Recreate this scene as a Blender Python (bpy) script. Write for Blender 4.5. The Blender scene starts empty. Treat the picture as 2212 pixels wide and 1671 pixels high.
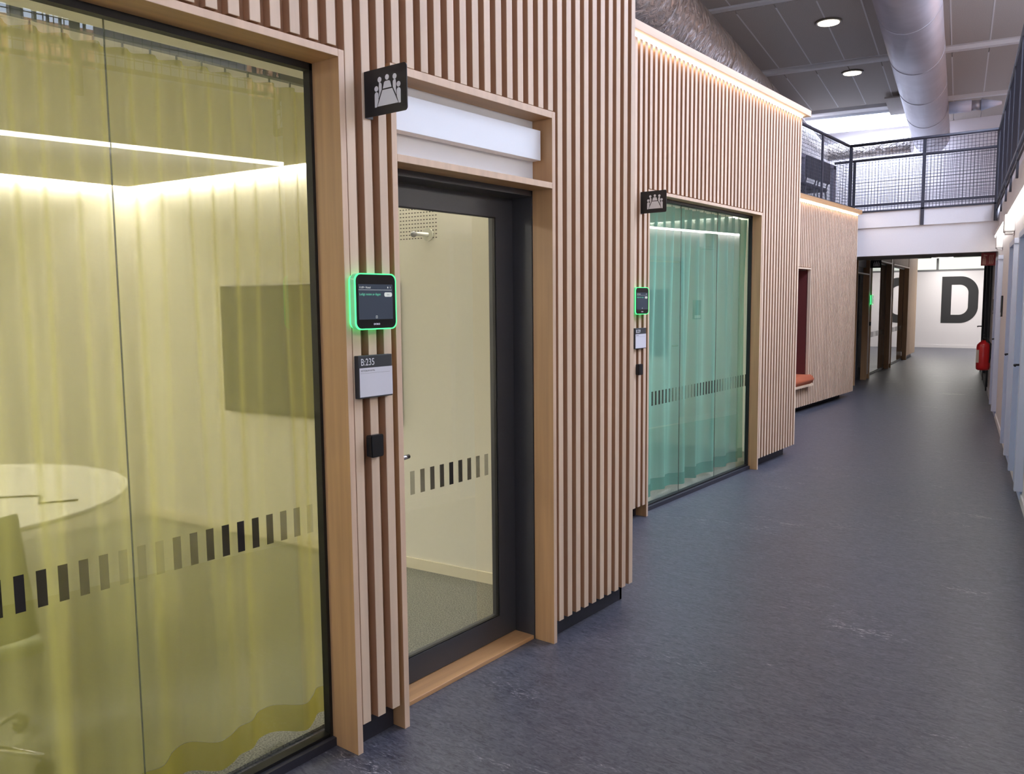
import bpy, bmesh, math, random
from math import sin, cos, radians, pi
from mathutils import Vector, Matrix
random.seed(7)
C = bpy.context.scene.collection
SC = bpy.context.scene
# ------------------------------------------------------------------ camera
F, PITCH, ROLL, YAW = 1809.81, 0.10031, -0.0092468, 0.6603
CR = 0.171872                      # corridor direction, turned from the slatted walls
H = 1.58
fwd = Vector((-sin(YAW)*cos(PITCH), cos(YAW)*cos(PITCH), -sin(PITCH)))
rt = Vector((cos(YAW), sin(YAW), 0)); up = rt.cross(fwd)
r2 = rt*cos(ROLL)+up*sin(ROLL); u2 = -rt*sin(ROLL)+up*cos(ROLL)
cam = bpy.data.objects.new('camera', bpy.data.cameras.new('camera')); C.objects.link(cam)
cam.matrix_world = Matrix(((r2.x, u2.x, -fwd.x, 0), (r2.y, u2.y, -fwd.y, 0), (r2.z, u2.z, -fwd.z, H), (0, 0, 0, 1)))
cam.data.sensor_width = 36; cam.data.lens = F/2212*36; cam.data.clip_start = .02; cam.data.clip_end = 200
SC.camera = cam
# ------------------------------------------------------------------ world, daylight, exposure
W = bpy.data.worlds.new('world'); SC.world = W; W.use_nodes = True
bg = W.node_tree.nodes['Background']; bg.inputs[0].default_value = (.66, .78, 1, 1); bg.inputs[1].default_value = 8
SC.view_settings.view_transform = 'Standard'; SC.view_settings.look = 'None'
SC.view_settings.gamma = 1; SC.view_settings.use_curve_mapping = False
SC.view_settings.exposure = 0
SC.cycles.max_bounces = 10; SC.cycles.transparent_max_bounces = 24; SC.cycles.diffuse_bounces = 5
SC.cycles.use_denoising = True; SC.cycles.sample_clamp_indirect = 6
tW = Vector((-sin(CR), cos(CR), 0)); nW = Vector((cos(CR), sin(CR), 0))
def wc(pp, al, z=0):
    return nW*pp+tW*al+Vector((0, 0, z))
def area(name, loc, sx, sy, power, col, rot=(0, 0, 0)):
    l = bpy.data.lights.new(name, 'AREA'); l.shape = 'RECTANGLE'; l.size = sx; l.size_y = sy
    l.energy = power; l.color = col
    o = bpy.data.objects.new(name, l); o.location = loc; o.rotation_euler = rot; C.objects.link(o); return o
DAY = (.70, .76, 1)
# daylight falling through the skylights
area('skylight_daylight', wc(-2.35, 23.75, 7.05), 2.2, 1.8, 420, DAY, (0, 0, CR))
area('skylight_daylight', wc(2.0, 9.5, 6.3), 1.7, 8.5, 680, DAY, (0, 0, CR))

# ------------------------------------------------------------------ helpers
def lin(c):
    return tuple((x/12.92 if x <= .04045 else ((x+.055)/1.055)**2.4) for x in (v/255 for v in c))+(1,)
def mat(name, col, rough=.6, metal=0, emit=None, es=0, spec=.5, coat=0):
    m = bpy.data.materials.new(name); m.use_nodes = True
    b = m.node_tree.nodes['Principled BSDF']
    b.inputs['Base Color'].default_value = lin(col); b.inputs['Roughness'].default_value = rough
    b.inputs['Metallic'].default_value = metal; b.inputs['Specular IOR Level'].default_value = spec
    b.inputs['Coat Weight'].default_value = coat
    if emit: b.inputs['Emission Color'].default_value = lin(emit); b.inputs['Emission Strength'].default_value = es
    return m
def N(m, t, **k):
    n = m.node_tree.nodes.new(t)
    for a, v in k.items(): setattr(n, a, v)
    return n
def speck(m, scale, amt, vec=(1, 1, 1), detail=4, bump=0, rnd=0, coords='Object'):
    """vary the base colour by a stretched noise (and per object), add fine relief"""
    nt = m.node_tree; L = nt.links; b = nt.nodes['Principled BSDF']
    tc = N(m, 'ShaderNodeTexCoord'); mp = N(m, 'ShaderNodeMapping'); mp.inputs['Scale'].default_value = vec
    no = N(m, 'ShaderNodeTexNoise'); no.inputs['Scale'].default_value = scale; no.inputs['Detail'].default_value = detail
    L.new(tc.outputs[coords], mp.inputs[0])
    L.new(mp.outputs[0], no.inputs['Vector'])
    mr = N(m, 'ShaderNodeMapRange'); mr.inputs[1].default_value = .3; mr.inputs[2].default_value = .7
    mr.inputs[3].default_value = 1-amt; mr.inputs[4].default_value = 1+amt
    L.new(no.outputs[0], mr.inputs[0])
    hs = N(m, 'ShaderNodeHueSaturation'); hs.inputs['Color'].default_value = b.inputs['Base Color'].default_value
    if rnd:
        oi = N(m, 'ShaderNodeObjectInfo'); ad = N(m, 'ShaderNodeVectorMath', operation='SCALE')
        cx = N(m, 'ShaderNodeCombineXYZ')
        for i in range(3): L.new(oi.outputs['Random'], cx.inputs[i])
        ad.inputs[3].default_value = 37.0; L.new(cx.outputs[0], ad.inputs[0]); L.new(ad.outputs[0], mp.inputs['Location'])
        r = N(m, 'ShaderNodeMapRange'); r.inputs[3].default_value = 1-rnd; r.inputs[4].default_value = 1+rnd
        L.new(oi.outputs['Random'], r.inputs[0])
        mu = N(m, 'ShaderNodeMath', operation='MULTIPLY'); L.new(mr.outputs[0], mu.inputs[0]); L.new(r.outputs[0], mu.inputs[1])
        L.new(mu.outputs[0], hs.inputs['Value'])
    else: L.new(mr.outputs[0], hs.inputs['Value'])
    L.new(hs.outputs[0], b.inputs['Base Color'])
    if bump:
        bp = N(m, 'ShaderNodeBump'); bp.inputs['Strength'].default_value = bump; bp.inputs['Distance'].default_value = .004
        L.new(no.outputs[0], bp.inputs['Height']); L.new(bp.outputs[0], b.inputs['Normal'])
    return m
def glow(name, col, s):
    m = bpy.data.materials.new(name); m.use_nodes = True; nt = m.node_tree
    nt.nodes.remove(nt.nodes['Principled BSDF']); e = N(m, 'ShaderNodeEmission')
    e.inputs[0].default_value = lin(col); e.inputs[1].default_value = s
    nt.links.new(e.outputs[0], nt.nodes['Material Output'].inputs[0]); return m
def glassm(name, tint, ior=1.5):
    m = bpy.data.materials.new(name); m.use_nodes = True; nt = m.node_tree; L = nt.links
    nt.nodes.remove(nt.nodes['Principled BSDF'])
    t = N(m, 'ShaderNodeBsdfTransparent'); t.inputs[0].default_value = tint
    g = N(m, 'ShaderNodeBsdfGlossy'); g.inputs['Roughness'].default_value = 0.0
    f = N(m, 'ShaderNodeFresnel'); f.inputs[0].default_value = ior
    mx = N(m, 'ShaderNodeMixShader'); L.new(t.outputs[0], mx.inputs[1]); L.new(g.outputs[0], mx.inputs[2])
    ge = N(m, 'ShaderNodeNewGeometry'); iv = N(m, 'ShaderNodeMath', operation='SUBTRACT'); iv.inputs[0].default_value = 1
    L.new(ge.outputs['Backfacing'], iv.inputs[1])
    mu = N(m, 'ShaderNodeMath', operation='MULTIPLY'); L.new(f.outputs[0], mu.inputs[0]); L.new(iv.outputs[0], mu.inputs[1])
    m2 = N(m, 'ShaderNodeMath', operation='MULTIPLY'); m2.inputs[1].default_value = 1.7; m2.use_clamp = True
    L.new(mu.outputs[0], m2.inputs[0]); L.new(m2.outputs[0], mx.inputs[0])
    L.new(mx.outputs[0], nt.nodes['Material Output'].inputs[0]); return m
def film(name, col, op):
    m = bpy.data.materials.new(name); m.use_nodes = True; nt = m.node_tree; L = nt.links
    b = nt.nodes['Principled BSDF']; b.inputs['Base Color'].default_value = lin(col); b.inputs['Roughness'].default_value = .6
    b.inputs['Alpha'].default_value = op; return m
def sheer(name, col, op):
    """woven see-through cloth: lets light through, denser where it turns edge-on"""
    m = bpy.data.materials.new(name); m.use_nodes = True; nt = m.node_tree; L = nt.links
    nt.nodes.remove(nt.nodes['Principled BSDF'])
    d = N(m, 'ShaderNodeBsdfDiffuse'); d.inputs[0].default_value = lin(col)
    t = N(m, 'ShaderNodeBsdfTranslucent'); t.inputs[0].default_value = lin(col)
    tr = N(m, 'ShaderNodeBsdfTransparent')
    tr.inputs[0].default_value = tuple(.8+.2*x for x in lin(col)[:3])+(1,)
    m1 = N(m, 'ShaderNodeMixShader'); m1.inputs[0].default_value = .5; L.new(d.outputs[0], m1.inputs[1]); L.new(t.outputs[0], m1.inputs[2])
    lw = N(m, 'ShaderNodeLayerWeight'); lw.inputs[0].default_value = .5
    mr = N(m, 'ShaderNodeMapRange'); mr.inputs[1].default_value = .15; mr.inputs[2].default_value = 1
    mr.inputs[3].default_value = op; mr.inputs[4].default_value = min(.93, op+.3)
    L.new(lw.outputs['Facing'], mr.inputs[0])
    m2 = N(m, 'ShaderNodeMixShader'); L.new(mr.outputs[0], m2.inputs[0]); L.new(tr.outputs[0], m2.inputs[1]); L.new(m1.outputs[0], m2.inputs[2])
    L.new(m2.outputs[0], nt.nodes['Material Output'].inputs[0]); return m

WOODV = speck(mat('oak_upright', (215, 191, 166), .55), 9, .07, (3, 3, .12), 5, .1, .05)
WOODH = speck(mat('oak_level', (214, 187, 160), .55), 9, .07, (3, .12, 3), 5, .1, .04)
GOLDV = speck(mat('golden_oak_upright', (186, 146, 104), .42), 9, .13, (4, 4, .15), 6, .15, .05)  # deeper golden tone than the slat oak
GOLDH = speck(mat('golden_oak_level', (190, 148, 104), .42), 9, .12, (4, .15, 4), 6, .15, .04)
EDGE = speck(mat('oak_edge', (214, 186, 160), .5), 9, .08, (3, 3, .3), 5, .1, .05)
BACK = speck(mat('brown_backing', (152, 116, 90), .8), 5, .06)
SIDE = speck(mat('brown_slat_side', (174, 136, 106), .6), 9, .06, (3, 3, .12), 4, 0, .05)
WHITE = speck(mat('white_paint', (232, 228, 230), .6), 60, .012, bump=.05)
WHITEB = mat('white_board', (242, 246, 252), .5)
WHITED = mat('white_door', (208, 216, 236), .45)
CREAM = speck(mat('cream_paint', (234, 230, 216), .7), 60, .012, bump=.05)
DARK = speck(mat('dark_plinth', (44, 44, 54), .5), 30, .08)
FRAMED = speck(mat('anthracite_lacquer', (62, 62, 66), .38), 120, .04)
GASK = mat('black_gasket', (14, 14, 15), .5)
BLACK = mat('black_metal', (30, 32, 35), .45)
GSTEEL = speck(mat('dark_grey_steel', (62, 62, 72), .5), 20, .05)
CHROME = mat('chrome', (205, 205, 210), .18, 1)
GLASS = glassm('clear_glass', (.975, .988, .972, 1))
CEIL = speck(mat('woodwool_ceiling', (188, 181, 172), .95), 110, .22, detail=3, bump=.3)
CEILJ = mat('pale_joint', (226, 224, 222), .8)
LEDW = glow('led_warm', (255, 246, 228), 32)
LEDR = glow('led_neutral', (255, 250, 244), 22)
LEDD = glow('downlight_glow', (255, 240, 215), 9)
FOIL = mat('foil_wrap', (200, 192, 184), .27, .62)
def crinkle(m, sc, st):
    nt = m.node_tree; b = nt.nodes['Principled BSDF']; tc = N(m, 'ShaderNodeTexCoord')
    vo = N(m, 'ShaderNodeTexNoise'); vo.inputs['Scale'].default_value = sc; vo.inputs['Detail'].default_value = 6; vo.inputs['Distortion'].default_value = 1.2
    bp = N(m, 'ShaderNodeBump'); bp.inputs['Strength'].default_value = st; bp.inputs['Distance'].default_value = .09
    nt.links.new(tc.outputs['Object'], vo.inputs['Vector']); nt.links.new(vo.outputs[0], bp.inputs['Height']); nt.links.new(bp.outputs[0], b.inputs['Normal'])
crinkle(FOIL, 7, 1.0)
ZINC = speck(mat('galvanised_duct', (178, 176, 182), .42, .45), 3, .08, detail=6)

def box(bm, x0, x1, y0, y1, z0, z1):
    v = [bm.verts.new((x, y, z)) for x in (x0, x1) for y in (y0, y1) for z in (z0, z1)]
    for f in ((0, 1, 3, 2), (4, 6, 7, 5), (0, 4, 5, 1), (2, 3, 7, 6), (0, 2, 6, 4), (1, 5, 7, 3)):
        bm.faces.new([v[i] for i in f])
def cyl(bm, p0, p1, r, n=16, r1=None):
    p0, p1 = Vector(p0), Vector(p1); d = (p1-p0).normalized()
    a = d.cross(Vector((0, 0, 1)) if abs(d.z) < .9 else Vector((1, 0, 0))).normalized(); b = d.cross(a)
    r1 = r if r1 is None else r1
    A = [bm.verts.new(p0+(a*cos(t)+b*sin(t))*r) for t in [2*pi*i/n for i in range(n)]]
    B = [bm.verts.new(p1+(a*cos(t)+b*sin(t))*r1) for t in [2*pi*i/n for i in range(n)]]
    for i in range(n):
        f = bm.faces.new((A[i], A[(i+1) % n], B[(i+1) % n], B[i])); f.smooth = n > 8
    bm.faces.new(A[::-1]); bm.faces.new(B)
def lathe(bm, prof, n=28, c=(0, 0, 0)):
    rings = []
    for r, z in prof:
        rings.append([bm.verts.new((c[0]+max(r, 1e-4)*cos(2*pi*i/n), c[1]+max(r, 1e-4)*sin(2*pi*i/n), c[2]+z)) for i in range(n)])
    for a, b in zip(rings, rings[1:]):
        for i in range(n):
            f = bm.faces.new((a[i], a[(i+1) % n], b[(i+1) % n], b[i])); f.smooth = True
    bm.faces.new(rings[0][::-1]); bm.faces.new(rings[-1])
def tube(bm, pts, r, n=8):
    pts = [Vector(p) for p in pts]; rings = []
    for i, p in enumerate(pts):
        d = (pts[min(i+1, len(pts)-1)]-pts[max(i-1, 0)]).normalized()
        a = d.cross(Vector((0, 0, 1)) if abs(d.z) < .9 else Vector((1, 0, 0))).normalized(); b = d.cross(a)
        rings.append([bm.verts.new(p+(a*cos(t)+b*sin(t))*r) for t in [2*pi*k/n for k in range(n)]])
    for a, b in zip(rings, rings[1:]):
        for i in range(n):
            f = bm.faces.new((a[i], a[(i+1) % n], b[(i+1) % n], b[i])); f.smooth = True
    bm.faces.new(rings[0][::-1]); bm.faces.new(rings[-1])
def prism(bm, poly, axis, a, b):
    """extrude a 2-D polygon; axis 'x': poly is (y,z), 'y': (x,z), 'z': (x,y)"""
    def P(p, t): return {'x': (t, p[0], p[1]), 'y': (p[0], t, p[1]), 'z': (p[0], p[1], t)}[axis]
    A = [bm.verts.new(P(p, a)) for p in poly]; B = [bm.verts.new(P(p, b)) for p in poly]
    n = len(poly); bm.faces.new(A[::-1]); bm.faces.new(B)
    for i in range(n): bm.faces.new((A[i], A[(i+1) % n], B[(i+1) % n], B[i]))
def rrect(x0, x1, y0, y1, r, n=6):
    p = []
    for cx, cy, a0 in ((x1-r, y1-r, 0), (x0+r, y1-r, 90), (x0+r, y0+r, 180), (x1-r, y0+r, 270)):
        for i in range(n+1):
            a = radians(a0+90*i/n); p.append((cx+r*cos(a), cy+r*sin(a)))
    return p
def bev(bm, w, seg=1):
    bmesh.ops.bevel(bm, geom=bm.edges[:], offset=w, segments=seg, affect='EDGES', profile=.5)
def obj(name, bm, m, parent=None, **k):
    me = bpy.data.meshes.new(name); bmesh.ops.recalc_face_normals(bm, faces=bm.faces[:]); bm.to_mesh(me); bm.free()
    if m: me.materials.append(m)
    o = bpy.data.objects.new(name, me); C.objects.link(o); o.parent = parent
    for a, v in k.items(): o[a] = v
    return o
def boxes(name, m, parent, bl, bv=0, **k):
    bm = bmesh.new()
    for b in bl: box(bm, *b)
    if bv: bev(bm, bv)
    return obj(name, bm, m, parent, **k)
def E(name, label, cat, loc=(0, 0, 0), rz=0, kind=None, group=None):
    o = bpy.data.objects.new(name, None); C.objects.link(o); o.location = loc; o.rotation_euler = (0, 0, rz)
    o.empty_display_size = .1; o['label'] = label; o['category'] = cat
    if kind: o['kind'] = kind
    if group: o['group'] = group
    return o
def text(name, s, size, m, parent, loc, rot, ext=.0004, align='LEFT', xs=1):
    cu = bpy.data.curves.new(name, 'FONT'); cu.body = s; cu.size = size; cu.extrude = ext; cu.align_x = align
    cu.resolution_u = 3
    t = bpy.data.objects.new('tmp', cu); C.objects.link(t)
    me = bpy.data.meshes.new_from_object(t.evaluated_get(bpy.context.evaluated_depsgraph_get()))
    bpy.data.objects.remove(t); me.materials.clear(); me.materials.append(m)
    o = bpy.data.objects.new(name, me); C.objects.link(o); o.parent = parent; o.location = loc
    o.rotation_euler = rot; o.scale = (xs, 1, 1); return o
def front_edge(o, m):
    o.data.materials.append(m); mx = max(v.co.x for v in o.data.vertices)
    for p in o.data.polygons:
        if all(o.data.vertices[i].co.x > mx-.002 for i in p.vertices): p.material_index = 1
FX = (pi/2, 0, pi/2)     # lettering that faces +X
FY = (pi/2, 0, 0)        # lettering that faces -Y
slat_mesh = {}
def slats(parent, xf, spans, w=.0375, d=.034, m=None):
    """vertical battens: spans = (first left edge, count, z0, z1); every batten an object, meshes shared by height"""
    for y0, n, z0, z1 in spans:
        key = (round(z1-z0, 4), d)
        if key not in slat_mesh:
            bm = bmesh.new(); box(bm, -d, 0, 0, w, 0, z1-z0); bev(bm, .0015)
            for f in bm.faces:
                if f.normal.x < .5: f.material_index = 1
            me = bpy.data.meshes.new('slat'); bmesh.ops.recalc_face_normals(bm, faces=bm.faces[:]); bm.to_mesh(me); bm.free()
            me.materials.append(m or WOODV); me.materials.append(SIDE); slat_mesh[key] = me
        for i in range(n):
            o = bpy.data.objects.new('slat', slat_mesh[key]); C.objects.link(o); o.parent = parent
            o.location = (xf, y0+i*P_, z0)
P_ = .0717

# ------------------------------------------------------------------ floor, ceiling
LINO = mat('marbled_linoleum', (84, 84, 96), .38)
def lino(m):
    nt = m.node_tree; L = nt.links; b = nt.nodes['Principled BSDF']
    tc = N(m, 'ShaderNodeTexCoord'); mp = N(m, 'ShaderNodeMapping'); mp.inputs['Scale'].default_value = (1, 3.2, 1); mp.inputs['Rotation'].default_value = (0, 0, -.25)
    n1 = N(m, 'ShaderNodeTexNoise'); n1.inputs['Scale'].default_value = 3.2; n1.inputs['Detail'].default_value = 9; n1.inputs['Roughness'].default_value = .68; n1.inputs['Distortion'].default_value = .8
    n2 = N(m, 'ShaderNodeTexNoise'); n2.inputs['Scale'].default_value = 20; n2.inputs['Detail'].default_value = 7; n2.inputs['Roughness'].default_value = .75; n2.inputs['Distortion'].default_value = 1.5
    n3 = N(m, 'ShaderNodeTexNoise'); n3.inputs['Scale'].default_value = 1.1; n3.inputs['Detail'].default_value = 3
    L.new(tc.outputs['Object'], mp.inputs[0])
    for n in (n1, n2, n3): L.new(mp.outputs[0], n.inputs['Vector'])
    r1 = N(m, 'ShaderNodeValToRGB'); e = r1.color_ramp.elements
    e[0].position = .32; e[0].color = lin((52, 56, 71)); e[1].position = .68; e[1].color = lin((86, 90, 101))
    L.new(n1.outputs[0], r1.inputs[0])
    r2_ = N(m, 'ShaderNodeValToRGB'); e = r2_.color_ramp.elements
    e[0].position = .38; e[0].color = lin((30, 32, 50)); e[1].position = .62; e[1].color = lin((120, 120, 130))
    L.new(n2.outputs[0], r2_.inputs[0])
    mx = N(m, 'ShaderNodeMixRGB'); mx.inputs[0].default_value = .5; L.new(r1.outputs[0], mx.inputs[1]); L.new(r2_.outputs[0], mx.inputs[2])
    # scarce pale flecks
    fl = N(m, 'ShaderNodeMath', operation='MULTIPLY'); L.new(n2.outputs[0], fl.inputs[0]); L.new(n3.outputs[0], fl.inputs[1])
    fr = N(m, 'ShaderNodeMapRange'); fr.inputs[1].default_value = .37; fr.inputs[2].default_value = .43; L.new(fl.outputs[0], fr.inputs[0])
    m2 = N(m, 'ShaderNodeMixRGB'); m2.inputs[2].default_value = lin((168, 166, 172)); L.new(fr.outputs[0], m2.inputs[0]); L.new(mx.outputs[0], m2.inputs[1])
    L.new(m2.outputs[0], b.inputs['Base Color'])
    rr = N(m, 'ShaderNodeMapRange'); rr.inputs[3].default_value = .34; rr.inputs[4].default_value = .46; L.new(n1.outputs[0], rr.inputs[0]); L.new(rr.outputs[0], b.inputs['Roughness'])
lino(LINO)
fl = boxes('floor', LINO, None, [(-10, 6, -8, 33, -.1, 0)]); fl['kind'] = 'structure'; fl['label'] = 'dark blue-grey marbled linoleum floor of the corridor'; fl['category'] = 'floor'

ZC = 6.1
ce = E('ceiling', 'grey wood-wool panelled ceiling with pale joints high above the corridor', 'ceiling', rz=CR, kind='structure')
SKY = (-3.55, -1.2, 22.75, 24.7)
# deck above the panels, with the skylight openings left free
def holed(bm, x0, x1, y0, y1, z0, z1, holes):
    ys = sorted({y0, y1, *[h[2] for h in holes], *[h[3] for h in holes]})
    for a, b in zip(ys, ys[1:]):
        hs = sorted([h for h in holes if h[2] < b-1e-6 and h[3] > a+1e-6]); x = x0
        for h in hs: box(bm, x, h[0], a, b, z0, z1); x = h[1]
        box(bm, x, x1, a, b, z0, z1)
bm = bmesh.new(); holed(bm, -10, 9, -9, 27, ZC+.04, ZC+.16, [SKY, (1.1, 2.9, 5.2, 13.8)])
obj('ceiling_deck', bm, CEILJ, ce)
bm = bmesh.new(); box(bm, -.294, .294, -1.86, 1.86, 0, .035); bev(bm, .004)
me = bpy.data.meshes.new('ceiling_panel'); bmesh.ops.recalc_face_normals(bm, faces=bm.faces[:]); bm.to_mesh(me); bm.free(); me.materials.append(CEIL)
def off(pp): return round((pp+1.785)/.6)
for j, a0 in enumerate((9.72, 13.72, 17.72+.08, 0, 0)):
    if not a0: break
    for i in range(-7, 9):
        o = bpy.data.objects.new('ceiling_panel', me); C.objects.link(o); o.parent = ce
        o.location = (-1.785+.6*i, a0-.02+2-.09, ZC)
        if 1.1 < -1.785+.6*i < 2.9: C.objects.unlink(o); bpy.data.objects.remove(o); continue
        if j == 2: o.location.y = 19.85; 
for i in range(-7, 9):
    x = -1.785+.6*i
    for a0 in (22.1+1.9,):
        if SKY[0]-.25 < x < SKY[1]+.25: continue
        o = bpy.data.objects.new('ceiling_panel', me); C.objects.link(o); o.parent = ce; o.location = (x, a0, ZC)
boxes('joint_strip', CEILJ, ce, [(-2.085+.6*i-.011, -2.085+.6*i+.011, a, b, ZC-.003, ZC+.03) for i in range(-6, 6) for a, b in ((9.7, 13.48), (13.9, 17.5), (18.3, 21.6))])
boxes('ceiling_beam', CEILJ, ce, [(-6, 3, 17.72, 17.86, ZC-.03, ZC+.04)])
boxes('ceiling_beam', CEILJ, ce, [(-6, 3, 13.48, 13.62, ZC-.03, ZC+.04)])
boxes('ceiling_beam', CEILJ, ce, [(-6, 3, 21.85, 22.0, ZC-.05, ZC+.04)])
# skylight shaft
sk = E('window_1', 'bright white skylight shaft in the ceiling left of the round duct', 'skylight', rz=CR, kind='structure')
x0, x1, a0, a1 = SKY
WSH = mat('white_shaft', (240, 243, 250), .5)
boxes('shaft_lining', WSH, sk, [(x0-.05, x0, a0, a1, ZC-.02, ZC+1.1), (x1, x1+.05, a0, a1, ZC-.02, ZC+1.1), (x0-.05, x1+.05, a0-.05, a0, ZC-.02, ZC+1.1), (x0-.05, x1+.05, a1, a1+.05, ZC-.02, ZC+1.1)])
boxes('glazing_bar', WSH, sk, [(x0, x1, (a0+a1)/2+.2, (a0+a1)/2+.26, ZC+.95, ZC+1.05)])
boxes('glazing', GLASS, sk, [(x0, x1, a0, a1, ZC+1.1, ZC+1.12)])
boxes('ceiling_flap', CEIL, sk, [(-1.62, -1.2, 20.7, 22.6, ZC-.12, ZC-.09)])

# ------------------------------------------------------------------ slatted wall, nearest section
XA, XB, XCx = -2.157, -2.94, -3.93
WA = E('wall_left', 'nearest section of oak slatted wall around the yellow curtained window and door', 'wall', kind='structure')
TOPA = 3.375
slats(WA, XA, [(1.904, 3, .1, TOPA), (3.123, 10, .095, TOPA)])
nw = 32
slats(WA, XA, [(1.904-nw*P_, nw, 2.409, TOPA)])
slats(WA, XA, [(1.904+3*P_, 14, 2.409, TOPA)])
slats(WA, XA, [(-.46-14*P_, 14, .1, TOPA)])
bw = XA-.034
boxes('backing_panel', BACK, WA, [(bw-.02, bw, 1.904, 2.1, .1, 3.43), (bw-.02, bw, 3.11, 3.80, .095, 3.43), (bw-.02, bw, 2.1, 3.11, 2.407, 3.43), (bw-.02, bw, -.42, 1.904, 2.407, 3.43), (bw-.02, bw, -1.6, -.42, .1, 3.43)])
boxes('plinth', DARK, WA, [(bw-.04, bw-.02, 1.904, 2.1, 0, .1), (bw-.04, bw-.02, 3.11, 3.785, 0, .1), (bw-.04, bw-.02, -1.6, -.43, 0, .1), (-2.94, bw-.02, 3.765, 3.785, 0, .1)])
boxes('cap_board', WOODH, WA, [(XA-.12, XA+.06, -1.6, 3.84, 3.40, 3.45)])
boxes('led_strip', LEDW, WA, [(XA-.034, XA-.006, -1.6, 3.79, 3.385, 3.395)])
boxes('end_board', WOODV, WA, [(-2.94, XA-.034, 3.785, 3.803, .095, 3.40)])
boxes('top_board', WHITE, WA, [(-6.2, XA-.1, -1.6, 3.8, 3.39, 3.40)])

# window with the yellow curtain
def casing_window(name, label, X0, y0, y1, zt, dep, joints, bars, sill=True, y_first=None):
    w = E(name, label, 'window', kind='structure')
    t = .024; xb = X0-dep
    boxes('casing_upright', GOLDV, w, [(xb, X0+.002, y1, y1+t, 0, zt+t)], .001)
    boxes('casing_upright', GOLDV, w, [(xb, X0+.002, y0-t, y0, 0, zt+t)], .001)
    boxes('casing_head', GOLDH, w, [(xb, X0+.0015, y0, y1, zt, zt+t)], .001)
    boxes('frame_profile', GASK, w, [(xb-.02, xb+.012, y1-.012, y1+.01, .03, zt), (xb-.02, xb+.012, y0-.01, y0+.012, .03, zt), (xb-.02, xb+.012, y0, y1, zt-.022, zt+.01), (xb-.03, xb+.008, y0, y1, .03, .042)])
    boxes('sill', DARK, w, [(xb-.02, xb+.03, y0, y1, 0, .031)])
    js = [y0+.01]+list(joints)+[y1-.01]
    for a, b in zip(js, js[1:]):
        boxes('glass_pane', GLASS, w, [(xb-.016, xb-.006, a+.0015, b-.0015, .035, zt-.005)])
    for j in joints:
        boxes('glass_joint', film('joint_sealant', (104, 112, 88), .6), w, [(xb-.014, xb-.008, j-.001, j+.001, .035, zt-.02)])
    bm0 = {}
    for y, z0, z1, op in bars:
        k = round(op, 1)
        if k < .1: k = .1
        if k not in FILMS: FILMS[k] = film('privacy_film', (20+int(60*(1-k)), 16+int(48*(1-k)), 10+int(20*(1-k))), min(1, k))
        boxes('film_bar', FILMS[k], w, [(xb-.0055, xb-.005, y, y+.0255, z0, z1)])
    return w
FILMS = {}
def wave(i, peak, per=12):
    t = abs(((i-peak+per/2) % per)-per/2)/(per/2)
    return max(.1, (1-t)**1.25)
bA = [(1.529-.0552*k, .791, .890, wave(k, 0)) for k in range(-6, 30) if -.4 < 1.529-.0552*k < 1.86]
casing_window('window_2', 'tall oak cased window with frameless glass before the yellow curtain', XA, -.40, 1.8755, 2.377, .143, (-.22, .484, 1.187), bA)

# ------------------------------------------------------------------ door with white boards above
dr = E('door_1', 'dark framed glass door in oak casing with white boards above it', 'door', kind='structure')
DY0, DY1 = 2.132, 3.078
boxes('casing_upright', GOLDV, dr, [(-2.265, XA+.002, DY1, DY1+.024, 0, 2.407)], .001)
boxes('casing_upright', GOLDV, dr, [(-2.265, XA+.002, DY0-.026, DY0, 0, 2.407)], .001)
boxes('casing_head', GOLDH, dr, [(-2.265, XA+.0015, DY0, DY1, 2.378, 2.407)], .001)
boxes('casing_rail', GOLDH, dr, [(-2.375, XA+.0015, DY0, DY1, 2.077, 2.103)], .001)
boxes('fixed_board', WHITEB, dr, [(-2.275, -2.262, DY0, DY1, 2.103, 2.378)])
boxes('raised_board', WHITEB, dr, [(-2.255, -2.205, DY0, 3.06, 2.2, 2.328)], .0008)
boxes('threshold', GOLDH, dr, [(-2.40, -2.268, DY0, DY1, 0, .018)], .001)
boxes('door_frame', FRAMED, dr, [(-2.42, -2.266, DY1-.006, DY1+.02, .0, 2.077), (-2.42, -2.266, DY0-.02, DY0+.006, .0, 2.077), (-2.42, -2.266, DY0, DY1, 2.052, 2.077)])
lf = boxes('door_leaf', FRAMED, dr, [(-2.415, -2.372, DY1-.13, DY1-.01, .022, 2.048), (-2.415, -2.372, DY0+.01, DY0+.115, .022, 2.048), (-2.415, -2.372, DY0+.115, DY1-.13, .022, .128), (-2.415, -2.372, DY0+.115, DY1-.13, 1.958, 2.048)])
boxes('glazing_bead', GASK, lf, [(-2.39, -2.376, DY1-.136, DY1-.126, .128, 1.958), (-2.39, -2.376, DY0+.11, DY0+.12, .128, 1.958), (-2.39, -2.376, DY0+.115, DY1-.13, .124, .132), (-2.39, -2.376, DY0+.115, DY1-.13, 1.954, 1.962)])
boxes('glass_pane', GLASS, lf, [(-2.398, -2.390, DY0+.112, DY1-.128, .126, 1.96)])
for k in range(-5, 7):
    y = 2.632+.0592*k
    if not (DY0+.12 < y < DY1-.16): continue
    op = round(max(.1, 1-abs(k)/5.6*.93), 1)
    if op not in FILMS: FILMS[op] = film('privacy_film', (20+int(60*(1-op)), 16+int(48*(1-op)), 10+int(20*(1-op))), op)
    boxes('film_bar', FILMS[op], lf, [(-2.3895, -2.3890, y, y+.0255, .803, .9)])
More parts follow.
